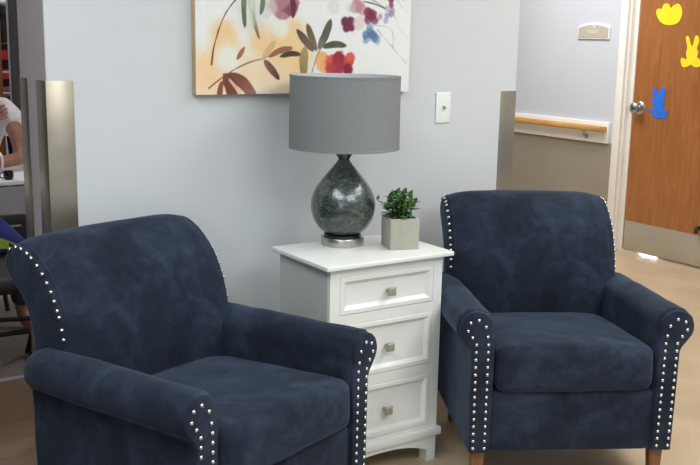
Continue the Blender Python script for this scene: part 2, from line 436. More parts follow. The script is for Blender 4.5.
def leaf(P, w, col, col2=None, a=.92):
    d, t = seg_dist(P, w, w); ww = w*np.sqrt(np.clip(np.sin(PI*np.clip(t*.96+.02,0,1)),0,1))
    k = a*ss(ww+.0015, ww-.0015, d)
    c2 = col if col2 is None else col2
    m = np.clip(t+(f2-.5)*.8,0,1)[...,None]
    c = np.array(col,float)*(1-m)+np.array(c2,float)*m
    edge = ss(ww*.4, ww, d)[...,None]*.25; c = c*(1-edge)+np.array([90,70,60])*edge*.5+c*edge*.5
    kk = np.clip(k*(.7+.6*f1),0,1)[...,None]; img[:] = img*(1-kk)+c*kk
def blob(c, r, col, a=.9, soft=.0045):
    d = np.hypot(U-c[0], V-c[1])+(f2-.5)*r*.9
    over(col, a*ss(r+soft, r-soft, d)*(.6+.8*f1))
stroke([(.14,.299),(.114,.269),(.091,.229),(.072,.179),(.061,.139),(.055,.096)], .0016, (92,52,46), .0032)
leaf([(.176,.36),(.170,.28),(.174,.216)], .009, (120,130,96), (84,88,62))
leaf([(.201,.275),(.212,.222),(.226,.181)], .006, (150,160,130), (76,78,52))
leaf([(.239,.35),(.239,.29),(.231,.257)], .009, (122,142,104), (86,104,74))
leaf([(.192,.35),(.2,.28),(.205,.22)], .012, (190,200,178), (200,206,190), .6)
for c, r, col, a in (((.300,.29),.034,(186,150,152),.75),((.322,.268),.030,(168,118,128),.8),((.335,.30),.034,(150,92,104),.8),((.270,.285),.022,(202,184,180),.6),((.345,.275),.024,(132,70,84),.8),((.315,.31),.03,(170,130,134),.7),((.255,.262),.016,(206,200,196),.6)): blob(c, r, col, a)
leaf([(.340,.34),(.354,.29),(.352,.249)], .010, (90,36,46), (100,44,56))
leaf([(.172,.150),(.145,.112)], .0075, (150,96,68), (140,84,60))
stroke([(.045,.021),(.09,.053),(.143,.083),(.197,.105),(.236,.114),(.267,.126)], .0028, (128,92,66), .0012)
leaf([(.24,.117),(.263,.145),(.285,.172)], .010, (196,162,120), (206,174,132), .75)
leaf([(.263,.122),(.307,.142),(.349,.150)], .010, (134,84,62), (156,106,78))
leaf([(.305,.122),(.347,.132),(.384,.130)], .0085, (66,58,38), (52,46,32))
leaf([(.247,.109),(.271,.083),(.301,.048)], .0125, (112,64,50), (72,40,36))
leaf([(.099,.064),(.122,.03),(.131,-.03)], .022, (112,56,46), (120,66,54))
leaf([(.09,.04),(.082,.0),(.08,-.03)], .010, (130,78,60), (130,78,60))
leaf([(.112,.063),(.166,.037),(.215,-.02)], .020, (108,54,44), (128,74,60))
leaf([(.116,.05),(.15,.01),(.165,-.03)], .006, (226,196,156), (226,196,156))
leaf([(.369,.210),(.4,.178),(.433,.143)], .013, (92,70,66), (84,58,54))
leaf([(.409,.230),(.424,.192),(.446,.145)], .0125, (104,96,62), (88,72,50))
leaf([(.502,.247),(.483,.2),(.456,.152)], .0155, (96,94,78), (84,84,70))
leaf([(.474,.155),(.518,.165),(.566,.161)], .011, (66,62,44), (92,84,70))
leaf([(.401,.152),(.396,.108),(.399,.05)], .0165, (150,130,80), (122,112,66), .85)
stroke([(.47,.16),(.449,.125),(.426,.06)], .0022, (126,128,112), .0022)
for c, r, col, a in (((.478,.100),.032,(240,160,84),.9),((.512,.104),.030,(206,72,64),.9),((.536,.107),.031,(150,38,58),.92),((.534,.085),.026,(164,46,62),.9),((.582,.110),.022,(196,70,60),.92),((.586,.122),.015,(214,98,78),.8),((.578,.078),.020,(124,32,50),.9),((.505,.085),.02,(176,58,60),.85)): blob(c, r, col, a)
for c in ((.561,.241),(.585,.246),(.566,.218),(.586,.225),(.575,.23)): blob(c, .0145, (108,44,66))
for c in ((.613,.298),(.625,.288),(.603,.29)): blob(c, .021, (186,128,138), .75)
blob((.621,.239), .026, (214,198,196), .7); blob((.511,.292), .028, (206,206,208), .45); blob((.585,.29), .018, (204,204,206), .4)
for c in ((.655,.275),(.678,.269),(.656,.25),(.681,.251),(.668,.262)): blob(c, .0165, (116,44,68))
for c, col in (((.666,.211),(54,86,134)),((.65,.185),(104,140,178)),((.696,.183),(140,172,196)),((.677,.2),(60,92,140)),((.664,.225),(96,130,176)),((.645,.199),(70,104,150)),((.684,.188),(74,110,156))): blob(c, .0150, col, .85)
for c, col in (((.708,.264),(156,116,144)),((.735,.267),(118,130,172)),((.759,.286),(160,132,164)),((.732,.252),(140,144,180)),((.736,.292),(170,164,190)),((.752,.274),(132,120,160))): blob(c, .0115, col, .8)
for c in ((.754,.304),(.753,.322),(.76,.34)): blob(c, .011, (128,58,82), .85)
stroke([(.632,.313),(.681,.306),(.727,.292)], .0020, (66,74,92), .0026)
stroke([(.655,.328),(.69,.312),(.727,.294)], .0014, (96,104,120), .0014)
stroke([(.697,.218),(.749,.172),(.826,.102)], .0012, (150,150,158), .0007)
for P in ([(.764,.279),(.793,.228),(.833,.188)],[(.771,.33),(.8,.302),(.844,.266)],[(.683,.233),(.757,.22),(.768,.154)],[(.79,.36),(.80,.33),(.83,.30)]): stroke(P, .0010, (170,162,168), .0006, .8)
# part of the composition that continues above the photograph's edge
stroke([(.14,.299),(.175,.35),(.215,.46)], .0018, (92,52,46), .0012); leaf([(.195,.40),(.23,.44),(.26,.50)], .012, (122,142,104)); leaf([(.18,.36),(.15,.40),(.12,.46)], .012, (120,66,54))
for k in range(14):
    c = (.36+.09*math.cos(k*2.4)*(k/14), .43+.09*math.sin(k*2.4)*(k/14)); blob(c, .03, ((176,112,122),(140,70,86),(206,160,160))[k%3], .7)
for k in range(10):
    blob((.66+.07*math.cos(k*2.4)*(k/10)**.5, .46+.06*math.sin(k*2.4)*(k/10)**.5), .02, ((96,130,176),(150,116,150),(116,44,68))[k%3], .8)
img *= (.985+.03*f3)[...,None]
img = np.clip(img,0,255)/255
limg = np.where(img <= .04045, img/12.92, ((img+.055)/1.055)**2.4)
me = bpy.data.meshes.new('painted_canvas')
vs = np.stack([U, np.full_like(U,-.0302), V], -1).reshape(-1,3)
idx = np.arange((NXc+1)*(NZc+1)).reshape(NZc+1,NXc+1)
fs = np.stack([idx[:-1,:-1], idx[:-1,1:], idx[1:,1:], idx[1:,:-1]], -1).reshape(-1,4)
me.from_pydata(vs.tolist(), [], fs.tolist())
ca = me.color_attributes.new('paint', 'FLOAT_COLOR', 'POINT')
ca.data.foreach_set('color', np.concatenate([limg.reshape(-1,3), np.ones((len(vs),1))],1).astype(np.float32).ravel())
t = NT('watercolour_print'); a = t.node('ShaderNodeVertexColor', layer_name='paint'); t.link(a.outputs['Color'], t.p.inputs['Base Color']); t.set(Roughness=.75)
t.bump(t.noise(600,2), .12, .0006); me.materials.append(t.m)
o = bpy.data.objects.new('painted_canvas', me); COL.objects.link(o); o.parent = pt
MB().box(0,CW,-.030,-.001,0,CHT).build('stretcher_edge', mat('canvas_edge', (196,172,134), .8, var=10, scale=12), pt, bevel=.0015)

# ------------------------------------------------------------------ nightstand
W, D, H = .4846, .345, .72
ns = thing('nightstand', 'white three-drawer nightstand between the two navy armchairs', 'nightstand')
MB().box(0,W,0,D,H-.0145,H).build('top', M['white'], ns, bevel=.003, seg=3)
bx0, bx1, by0, by1 = .024, .4540, .022, .330
# carcass with the drawer openings left open
MB().box(bx0,bx0+.018,by0+.016,by1,.095,H-.0145).box(bx1-.018,bx1,by0+.016,by1,.095,H-.0145).box(bx0+.018,bx1-.018,by1-.01,by1,.095,H-.0145).box(bx0+.018,bx1-.018,by0+.02,by1-.01,.095,.11).build('carcass', M['white_shaded'], ns)
dr = [(.558,.677),(.349,.5225),(.134,.311)]
dx0, dx1 = .0605, .4185
ff = MB().box(bx0,dx0-.001,by0,by0+.016,.095,H-.0145).box(dx1+.001,bx1,by0,by0+.016,.095,H-.0145)
zs = [.0]+[]
for z0, z1 in ((.678,H-.0145),(.5235,.557),(.312,.348),(.095,.133)): ff.box(dx0-.001,dx1+.001,by0,by0+.016,z0,z1)
ff.build('face_frame', M['white'], ns)
for z0, z1 in dr:
    d = bpy.data.objects.new('drawer', None)
    m = MB(); yF = by0-.001
    a = [(dx0,z0),(dx1,z0),(dx1,z1),(dx0,z1)]
    def ring(i): return [(dx0+i,z0+i),(dx1-i,z0+i),(dx1-i,z1-i),(dx0+i,z1-i)]
    levels = [(0,yF+.014),(0,yF+.0015),(.002,yF),(.014,yF),(.016,yF+.0015),(.026,yF+.0095),(.028,yF+.010)]
    for i, y in levels: m.v += [(p[0],y,p[1]) for p in ring(i)]
    for k in range(len(levels)-1):
        for q in range(4): m.f.append((k*4+q, k*4+(q+1)%4, k*4+4+(q+1)%4, k*4+4+q))
    n = len(levels)*4; m.f.append((n-4,n-3,n-2,n-1)); m.f.append((3,2,1,0))
    dro = m.build('drawer', M['white'], ns, angle=20)
    cx, cz = .2435, (z0+z1)/2-.002
    kb = MB()
    for s, y in ((.0055,yF+.0105),(.0050,yF-.008)): kb.v += [(cx-s,y,cz-s),(cx+s,y,cz-s),(cx+s,y,cz+s),(cx-s,y,cz+s)]
    for s, y in ((.0135,yF-.011),(.0145,yF-.016),(.0115,yF-.022)): kb.v += [(cx-s,y,cz-s),(cx+s,y,cz-s),(cx+s,y,cz+s),(cx-s,y,cz+s)]
    for k in range(4):
        for q in range(4): kb.f.append((k*4+q, k*4+(q+1)%4, k*4+4+(q+1)%4, k*4+4+q))
    kb.f += [(0,3,2,1),(16,17,18,19)]
    kb.build('knob', mat('brushed_nickel', (164,160,146), .45, .25), dro, bevel=.0012)
# base moulding, arched aprons and feet
MB().box(bx0-.016,bx1+.013,by0-.014,by1,.092,.119).build('base_moulding', M['white'], ns, bevel=.004, seg=2)
def apron(x0, x1, foot, zt, rise):
    pts = [(x0,0),(x0,zt),(x1,zt),(x1,0),(x1-foot,0)]
    n = 18
    for i in range(n+1):
        t = i/n; x = (x1-foot)+((x0+foot)-(x1-foot))*t; pts.append((x, .042+rise*(1-abs(2*t-1)**2.4)))
    pts.append((x0+foot,0)); return pts
MB().prism(apron(bx0,bx1,.038,.094,.030), 'y', by0, by0+.018).build('apron', M['white'], ns, bevel=.001, seg=1)
MB().prism(apron(by0+.018,by1,.034,.094,.030), 'x', bx0, bx0+.016).build('apron', M['white_shaded'], ns, bevel=.001, seg=1)
MB().prism(apron(by0+.018,by1,.034,.094,.030), 'x', bx1-.016, bx1).build('apron', M['white_shaded'], ns, bevel=.001, seg=1)
for x0 in (bx0+.016, bx1-.038): MB().box(x0,x0+.022,by0+.018,by0+.038,0,.094).build('foot', M['white'], ns)

# ------------------------------------------------------------------ lamp
lx, ly = .225, .268
lp = thing('table_lamp', 'table lamp with grey drum shade and smoky mercury glass teardrop base', 'lamp', (lx,ly,H))
MB().lathe([(0,0),(.0695,0),(.071,.002),(.071,.024),(.0695,.027),(0,.027)], 64).build('base', mat('brushed_nickel_base', (184,182,176), .3, 1), lp)
MB().lathe([(0,.027),(.062,.027),(.062,.036),(.056,.041),(0,.041)], 64).build('collar', M['glossblack'], lp)
prof = [(.058,.038),(.072,.042),(.090,.054),(.107,.073),(.119,.096),(.1255,.120),(.1255,.142),(.119,.166),(.106,.190),(.088,.212),(.068,.233),(.049,.252),(.034,.267),(.024,.279),(.0195,.287)]
MB().lathe([(p[0],p[1]) for p in catmull([(a*.845,b,0) for a,b in prof], 4)], 72).build('body', M['mercury'], lp)
MB().lathe([(.0195,.285),(.021,.290),(.0265,.297),(.0285,.305),(.024,.309),(.012,.311),(.010,.35),(0,.35)], 40).build('neck', mat('dark_nickel', (84,88,90), .25, .9), lp)
sr0, sr1, sz0, sz1 = .1795, .1785, .320, .553
sh = MB()
N = 96
ringp = [(sr0-.003,sz0),(sr0+.001,sz0),(sr0+.001,sz0+.006),(sr0,sz0+.007),(sr1,sz1-.007),(sr1+.001,sz1-.006),(sr1+.001,sz1),(sr1-.003,sz1)]
for r, z in ringp:
    for k in range(N): sh.v.append((r*math.cos(2*PI*k/N), r*math.sin(2*PI*k/N), z))
for i in range(len(ringp)-1):
    for k in range(N): sh.f.append((i*N+k, i*N+(k+1)%N, (i+1)*N+(k+1)%N, (i+1)*N+k))
shade = sh.build('shade', M['linen'], lp)
li = MB()
for r, z in ((sr0-.003,sz0),(sr1-.003,sz1)):
    for k in range(N): li.v.append((r*math.cos(2*PI*k/N), r*math.sin(2*PI*k/N), z))
for k in range(N): li.f.append((k, (k+1)%N, N+(k+1)%N, N+k))
li.build('lining', M['lining'], shade)
hp = MB()
hp.tube(catmull([(.028,0,.34),(.05,0,.40),(.05,0,.46),(.022,0,.515),(0,0,.522),(-.022,0,.515),(-.05,0,.46),(-.05,0,.40),(-.028,0,.34)],5), .0022, 8)
for k in range(3):
    a = k*2*PI/3+.4; hp.tube([(0,0,.528),((sr1-.003)*math.cos(a),(sr1-.003)*math.sin(a),.536)], .0018, 8)
hp.tube([(.028,0,.34),(-.028,0,.34)], .0025, 8)
hp.build('harp', M['brass_socket'], lp)
MB().lathe([(0,.345),(.016,.345),(.018,.35),(.018,.385),(.014,.39),(0,.39)], 24).build('socket', M['brass_socket'], lp)
MB().lathe([(0,.388),(.013,.388),(.016,.405),(.029,.432),(.030,.448),(.022,.466),(.008,.474),(0,.475)], 24).build('bulb', M['bulb'], lp)

# ------------------------------------------------------------------ potted plant
pp = thing('potted_plant', 'small leafy green plant in a square concrete pot on the nightstand', 'plant', (.368,.142,H), -.30)
s, h, wl = .0495, .102, .008
pm = MB()
for z, r in ((0,s-.001),(h,s)): pm.v += [(-r,-r,z),(r,-r,z),(r,r,z),(-r,r,z)]
r = s-wl; pm.v += [(-r,-r,h),(r,-r,h),(r,r,h),(-r,r,h)]; pm.v += [(-r,-r,h-.03),(r,-r,h-.03),(r,r,h-.03),(-r,r,h-.03)]
for k in range(3):
    for q in range(4): pm.f.append((k*4+q, k*4+(q+1)%4, k*4+4+(q+1)%4, k*4+4+q))
pm.f += [(3,2,1,0),(12,13,14,15)]
pm.build('pot', M['concrete'], pp, bevel=.0022)
so = MB(); n = 9
for j in range(n):
    for i in range(n):
        x = -r+.0005+2*(r-.0005)*i/(n-1); y = -r+.0005+2*(r-.0005)*j/(n-1); so.v.append((x,y,h-.012+.006*noise.noise((x*60,y*60,0))))
for j in range(n-1):
    for i in range(n-1): so.f.append((j*n+i, j*n+i+1, (j+1)*n+i+1, (j+1)*n+i))
so.build('soil', M['soil'], pp)
def leafgeo(m, base, d, up, L, w):
    d = d.normalized(); sd = d.cross(up).normalized(); nn = sd.cross(d).normalized()
    rows = 6; o = len(m.v)
    for k in range(rows+1):
        t = k/rows; ww = w*max(.04, math.sin(PI*min(1,t**.8*.97+.02)))**.8; c = base+d*(L*t)-nn*(L*.35*t*t)
        m.v += [tuple(c-sd*ww+nn*ww*.25), tuple(c-nn*.0004), tuple(c+sd*ww+nn*ww*.25)]
    for k in range(rows):
        a = o+k*3; m.f += [(a,a+1,a+4,a+3),(a+1,a+2,a+5,a+4)]
rp = random.Random(3)
def sprig(x, y, dx, dy, ht, pairs, L, leafw):
    m = MB(); st = MB()
    p0 = Vector((x,y,h-.014)); p1 = p0+Vector((dx*.4,dy*.4,ht*.6)); p2 = p0+Vector((dx,dy,ht))
    path = [Vector(q) for q in catmull([p0,p1,p2], 6)]
    st.tube(path, [.0022-.0012*i/len(path) for i in range(len(path))], 6)
    s_ = st.build('stem', M['stem'], pp)
    ang = rp.random()*6.28
    for k in range(pairs):
        t = .28+.72*k/(pairs-1); q = path[min(len(path)-1,int(t*(len(path)-1)))]
        ang += 1.57+rp.uniform(-.3,.3)
        for e in (0, PI):
            a = ang+e; el = .15+.55*t+rp.uniform(-.2,.2)
            d = Vector((math.cos(a)*math.cos(el), math.sin(a)*math.cos(el), math.sin(el)))
            leafgeo(m, q, d, Vector((0,0,1)), L*(1.1-.3*t)*rp.uniform(.85,1.1), leafw*(1.1-.25*t))
    leafgeo(m, path[-1], Vector((.3,.1,1)), Vector((0,1,0.1)), L*.7, leafw*.7)
    m.build('foliage', M['leaf'], s_)
for k in range(18):
    a = k*2.4; rr = .030*math.sqrt((k+.5)/18); q = 1-k/18
    sprig(rr*math.cos(a), rr*math.sin(a), rr*math.cos(a)*.7, rr*math.sin(a)*.7, .040+.050*q+rp.uniform(-.008,.008), 4+int(q*2), .034, .0105)
sprig(-.022,-.008,-.064,-.006,.074,4,.022,.0065)

# ------------------------------------------------------------------ armchairs
def wob(p, a=.003, f=9):
    p = Vector(p); n = noise.noise_vector(p*f); return p+n*a
def soft_box(x0,x1,y0,y1,z0,z1,r,crown=(0,0,0),n=(26,26,10),a=.002,top_tilt=0):
    """rounded cushion: cube shell mapped to a rounded box with pillowed faces"""
    m = MB(); key = {}
    cx,cy,cz = (x0+x1)/2,(y0+y1)/2,(z0+z1)/2; hx,hy,hz = (x1-x0)/2,(y1-y0)/2,(z1-z0)/2
    def vert(u,v,w):
        k = (round(u,5),round(v,5),round(w,5))
        if k in key: return key[k]
        p = Vector((u*hx,v*hy,w*hz))
        q = Vector((max(-hx+r,min(hx-r,p.x)),max(-hy+r,min(hy-r,p.y)),max(-hz+r,min(hz-r,p.z))))
        d = p-q
        if d.length > 1e-9: d = d.normalized()*r
        p = q+d
        fx,fy,fz = (1-abs(u)**3),(1-abs(v)**3),(1-abs(w)**2)
        p.x += u*crown[0]*fy*fz; p.y += v*crown[1]*fx*fz; p.z += w*crown[2]*fx*fy*(1 if w > 0 else .3)
        p.z -= top_tilt*(v+1)/2*max(0,w)
        p = wob(p+Vector((cx,cy,cz)), a); key[k] = len(m.v); m.v.append(tuple(p)); return key[k]
    def dist(i, n):        # more rows near the edges
        t = -1+2*i/n; return math.copysign(abs(t)**.75, t)
    for ax in range(3):
        o = [0,1,2]; o.remove(ax); na, nb = n[o[0]], n[o[1]]
        for sgn in (-1,1):
            for i in range(na):
                for j in range(nb):
                    q = []
                    for di,dj in ((0,0),(1,0),(1,1),(0,1)):
                        c = [0,0,0]; c[ax] = sgn; c[o[0]] = dist(i+di,na); c[o[1]] = dist(j+dj,nb); q.append(vert(*c))
                    m.f.append(tuple(q))
    return m
def nail_mesh():
    m = MB(); R0 = .0059; rows = [(1,0),(.92,.35),(.7,.62),(.38,.8),(0,.86)]
    m.lathe([(R0*a,R0*b) for a,b in rows], 12)
    me = bpy.data.meshes.new('nail'); me.from_pydata(m.v,[],m.f); me.shade_smooth(); me.materials.append(M['nail']); return me
NAIL = nail_mesh()
def nail(p, nrm, parent):
    o = bpy.data.objects.new('nail', NAIL); COL.objects.link(o); o.parent = parent
    o.location = p; o.rotation_mode = 'QUATERNION'; o.rotation_quaternion = Vector(nrm).to_track_quat('Z','Y'); return o

def make_armchair():
    F = M['fabric']
    t = thing('armchair', '', 'armchair')
    RC, CX, CZ = .057, .312, .5405
    # --- arms: mushroom section swept front to back
    sec = [(.254,.145),(.2535,.25),(.2535,.36),(.2535,.44),(.2525,.49)]
    sec += arc(CX,CZ,RC+.001,196,-48,26)
    sec += [(.333,.486),(.3265,.47),(.3255,.40),(.3245,.30),(.3235,.22),(.322,.145)]
    ys = [.006,.010,.018,.03,.06]+[.06+.50*i/16 for i in range(1,17)]+[.585,.603,.614,.619]
    for s_ in (-1,1):
        m = MB(); n = len(sec)
        for k, y in enumerate(ys):
            e = 0
            if y < .018: e = .008*(1-(y-.006)/.012)
            tt = max(0,(y-.56)/.059); ins = .030*(1-math.sqrt(max(0,1-tt*tt)))
            grow = 1+.05*min(1,y/.3)
            for i, (x, z) in enumerate(sec):
                if 5 <= i <= 31:
                    dx, dz = x-CX, z-CZ; L = math.hypot(dx,dz); rr = (L*grow-e-ins)/L; x, z = CX+dx*rr, CZ+dz*rr
                p = wob((s_*x,y,z-(.024*max(0,y)/.6 if i >= 4 and i <= 32 else 0)), .0035, 11)
                # gathers of cloth just behind the front edge of the roll
                if 8 <= i <= 30 and .01 < y < .16: p = p+Vector((0,0,.0028*math.sin(i*1.7+y*40)*math.exp(-y/.05)))
                m.v.append((p.x,p.y,p.z))
        for k in range(len(ys)-1):
            for i in range(n): m.f.append((k*n+i,k*n+(i+1)%n,(k+1)*n+(i+1)%n,(k+1)*n+i))
        m.f.append(tuple(range(n))); m.f.append(tuple((len(ys)-1)*n+i for i in range(n)))
        m.build('arm', F, t, angle=50)
        # front panel, scroll above a post
        ol = [(.2575,.140),(.2575,.30),(.2565,.47),(.2555,.50)]+arc(CX,CZ,RC-.005,200,-40,24)+[(.341,.492),(.330,.478),(.3245,.462),(.3235,.30),(.3215,.140)]
        pn = MB().prism([(s_*x,z) for x,z in (ol if s_ > 0 else ol[::-1])], 'y', -.006, .014).build('arm_panel', F, t, bevel=.005, seg=3)
        # nail rows: inner column, ring round the scroll, outer column
        pts = []
        for i in range(15): pts.append((.2745+.002*i/14,.157+.0238*i))
        pts += [(.2795,.515),(.2865,.546),(.309,.567),(.334,.559),(.341,.534),(.3265,.513)]
        for i in range(15): pts.append((.3105+.003*i/14,.157+.0238*i))
        for x, z in pts: nail((s_*x,-.0058,z), (0,-1,0), pn)
    # --- front rail and platform
    rl = soft_box(-.256,.256,.004,.06,.140,.336,.010,(0,.006,0),(20,6,10),.002); rl.build('front_rail', F, t)
    MB().box(-.258,.258,.05,.60,.145,.325).build('seat_deck', F, t, bevel=.01)
    # --- cushion
    soft_box(-.248,.248,-.014,.530,.333,.482,.034,(.002,.014,.022),(34,34,12),.004,.045).build('seat_cushion', F, t, angle=60)
    # --- back: scrolled profile with pillowed front
    prof = [(.508,.30),(.508,.42),(.510,.52),(.516,.594),(.531,.655),(.549,.697),(.570,.735),(.600,.770),(.638,.801),(.682,.822),(.722,.824),(.754,.806),(.768,.778),(.757,.750),(.735,.728),(.706,.702),(.681,.672),(.663,.636),(.652,.59),(.645,.50),(.641,.30),(.636,.142),(.56,.142),(.512,.17)]
    P = [Vector((p[0],p[1])) for p in catmull([(a,b,0) for a,b in prof], 5, True)]
    n = len(P); HW = .300
    cw = []
    for i, p in enumerate(P):
        idx = i/5
        cw.append(1 if 2 <= idx <= 9 else (max(0,1-(idx-9)/4) if 9 < idx < 13 else (idx/2 if idx < 2 else .06)))
    us = [math.copysign(1-(1-abs(v))**1.6, v) for v in [-1+2*i/44 for i in range(45)]]
    m = MB()
    for u in us:
        for i, p in enumerate(P):
            tg = (P[(i+1)%n]-P[i-1]).normalized(); nr = Vector((-tg.y, tg.x))
            if nr.dot(p-Vector((.62,.55))) < 0 and False: nr = -nr
            c = .032*(1-abs(u)**5.5)*cw[i]
            e = max(0,(abs(u)-.965)/.035); c -= .010*(1-math.sqrt(max(0,1-e*e)))
            q = p+nr*c
            m.v.append(tuple(wob((u*HW, q.x, q.y), .003*(1-.8*abs(u)**4), 7)))
    K = len(us)
    for k in range(K-1):
        for i in range(n): m.f.append((k*n+i,k*n+(i+1)%n,(k+1)*n+(i+1)%n,(k+1)*n+i))
    m.f.append(tuple(range(n))); m.f.append(tuple((K-1)*n+i for i in range(n)))
    bk = m.build('backrest', F, t, angle=50)
    # piping and nails down both side edges
    for s_ in (-1,1):
        pa = [P[i] for i in range(15,62)]
        MB().tube([(s_*(HW-.017),p.x-.005,p.y+.006) for p in pa], .0038, 8).build('piping', F, bk)
        d = 0; last = None; first = True
        dd = [0]
        for i in range(1,len(pa)): dd.append(dd[-1]+(pa[i]-pa[i-1]).length)
        q = .012
        while q < dd[-1]-.05:
            i = next(k for k in range(len(dd)) if dd[k] >= q); p = pa[i]
            tg = (pa[min(i+1,len(pa)-1)]-pa[i-1]).normalized(); nr = Vector((-tg.y,tg.x))
            c = p-nr*.001
            nail((s_*(HW-.003), c.x, c.y), (s_*.7, .7*nr.x, .7*nr.y), bk); q += .0262
    # --- legs
    for sx in (-1,1):
        for fy, by in ((.040,-.004),(.575,.030)):
            lg = MB()
            for z, w_, o_ in ((.146,.021,0),(.06,.017,.4),(.004,.0135,1),(0,.0125,1)):
                cx, cy = sx*((.286 if fy < .1 else .25)+.004*o_), fy+by*o_; lg.v += [(cx-w_,cy-w_,z),(cx+w_,cy-w_,z),(cx+w_,cy+w_,z),(cx-w_,cy+w_,z)]
            for k in range(3):
                for q in range(4): lg.f.append((k*4+q,k*4+(q+1)%4,k*4+4+(q+1)%4,k*4+4+q))
            lg.f += [(0,1,2,3),(15,14,13,12)]
            lg.build('leg', M['leg_wood'], t, bevel=.002)
    return t
ch1 = make_armchair()
ch2 = copy_tree(ch1)
ch1.location = (-.331,-.357,0.002); ch1.rotation_euler.z = .328
ch2.location = (.657,-.392,0); ch2.rotation_euler.z = -.496
ch1['label'] = 'navy upholstered rolled-arm armchair in the left foreground, its left arm nearest the steel corner guards'
ch2['label'] = 'navy upholstered rolled-arm armchair right of the white nightstand, facing forward'
ch1['group'] = ch2['group'] = 'navy nailhead armchairs'

# ------------------------------------------------------------------ things behind the wall end
tb = thing('desk', 'white-topped desk with grey apron behind the left end of the main wall', 'desk', (-.75,2.3,0))
MB().box(-.85,.85,-.37,.36,.732,.75).build('desktop', M['table_white'], tb, bevel=.004)
MB().box(-.80,.80,-.36,-.34,.56,.725).box(-.80,-.78,-.34,.33,.56,.725).box(.78,.80,-.34,.33,.56,.725).build('apron', M['table_grey'], tb)
for sx in (-.79,.79):
    for sy in (-.345,.32): MB().box(sx-.02,sx+.02,sy-.02,sy+.02,0,.56).build('leg', M['table_grey'], tb, bevel=.003)
cu = thing('mug', 'round black mug on the white desk', 'mug', (-.415,1.985,.75))
MB().lathe([(0,.003),(.015,0),(.020,.006),(.0225,.02),(.021,.038),(.019,.038),(.020,.02),(.015,.01),(0,.008)], 28).build('cup', M['glossblack'], cu)
MB().tube(catmull([(-.020,0,.032),(-.034,0,.030),(-.037,0,.020),(-.033,0,.010),(-.019,0,.008)],5), .003, 8).build('handle', M['glossblack'], cu)

bc = thing('side_chair', 'black metal-framed side chair behind the left navy armchair', 'chair', (-.655,1.50,0.006))
fr_ = MB()
for sx in (-.235,.235):
    fr_.tube(catmull([(sx,-.25,.012),(sx,.05,.012),(sx,.26,.012)],4), .012, 10)
for sx in (-.235,.235):
    MB().tube([(sx,.02,.012),(sx,.14,.20),(sx,.285,.43)], .016, 10).build('leg', M['black_frame'], bc)
    MB().tube([(sx,.28,.012),(sx,.05,.30),(sx,-.22,.43)], .014, 10).build('leg', M['black_frame'], bc)
fr_.tube([(-.235,.10,.16),(.235,.10,.16)], .010, 10).tube([(-.235,.10,.25),(.235,.14,.20)], .010, 10)
fr_.build('base_frame', M['black_frame'], bc)
soft_box(-.245,.245,-.24,.26,.41,.47,.02,(0,0,.006),(12,12,4),.001).build('seat', M['black'], bc)
for sx in (-.225,.225): MB().tube([(sx,.25,.42),(sx,.275,.53),(sx,.285,.60)], .013, 10).build('back_post', M['black_frame'], bc)
soft_box(-.255,.262,.262,.302,.45,.625,.016,(0,.004,0),(14,4,8),.001).build('backrest', M['black'], bc)
MB().box(.165,.225,.2575,.261,.575,.583).build('glint_strip', M['chrome'], bc)  # bright strip added to stand for a glint on the backrest
# jacket over the near corner of that chair
jk = thing('jacket', 'blue jacket with lime stripe draped over the black side chair', 'jacket', (-.655,1.50,.006))
def cloth(pts, y, sag, th):
    m = MB(); n = len(pts)
    return m
m = MB(); R_, C_ = 16, 14
for j in range(R_+1):
    v = j/R_
    for i in range(C_+1):
        u = i/C_
        x = -.20+.44*u; zt = .635-1.15*max(0,x-.12)
        z = zt-(zt-.484)*v; y = .235-.03*math.sin(v*2.6)-.012*math.sin(u*17+v*2)*v
        m.v.append((x,y,z))
for j in range(R_):
    for i in range(C_): m.f.append((j*(C_+1)+i,j*(C_+1)+i+1,(j+1)*(C_+1)+i+1,(j+1)*(C_+1)+i))
jb = m.build('jacket_body', M['blue_cloth'], jk); md = jb.modifiers.new('thick','SOLIDIFY'); md.thickness = .012; md.offset = 1
m = MB()
for j in range(2):
    for i in range(C_+1):
        k = (9+j*5)*(C_+1)+i; a = jb.data.vertices[k].co; m.v.append((a.x, a.y-.016, a.z))
for i in range(C_): m.f.append((i,i+1,C_+2+i,C_+1+i))
m.build('stripe', M['lime_cloth'], jk)

cb = thing('tall_cabinet', 'tall dark brown cabinet standing behind the seated person in white', 'cabinet', (.648,3.52,0.0025))
MB().box(-.59,.59,-.22,.22,.08,2.1).build('carcass', M['cabinet'], cb, bevel=.004)
MB().box(-.56,.56,-.20,.20,0,.08).build('plinth', M['black'], cb)
for s_ in (-1,1):
    dd = MB().box(min(s_*.004,s_*.585),max(s_*.004,s_*.585),-.238,-.2205,.10,2.08).build('door', M['cabinet'], cb, bevel=.003)
    MB().tube([(s_*.04,-.238,1.0),(s_*.04,-.262,1.0),(s_*.04,-.262,1.14),(s_*.04,-.238,1.14)], .005, 8).build('handle', M['chrome'], dd)
MB().box(-.596,-.5905,.195,.22,.08,2.1).build('edge_trim', M['table_grey'], cb)
# wooden leaf seen edge-on with its D handle
a_ = Vector((.122,4.19,0)); dirv = Vector((-.2425,-.9701,0))
dl = thing('wooden_door', 'brown wooden door leaf standing open edge-on at the back of the left room', 'door', (.122,4.19,.003), math.atan2(-dirv.x, dirv.y)+PI)
MB().box(-.045,0,0,.85,.0,2.03).build('leaf', M['brown_wood'], dl, bevel=.003)
MB().tube(catmull([(0,.06,.985),(.034,.06,.985),(.05,.06,1.0),(.05,.06,1.105),(.034,.06,1.12),(0,.06,1.12)],4), .008, 10).build('handle', M['chrome'], dl)

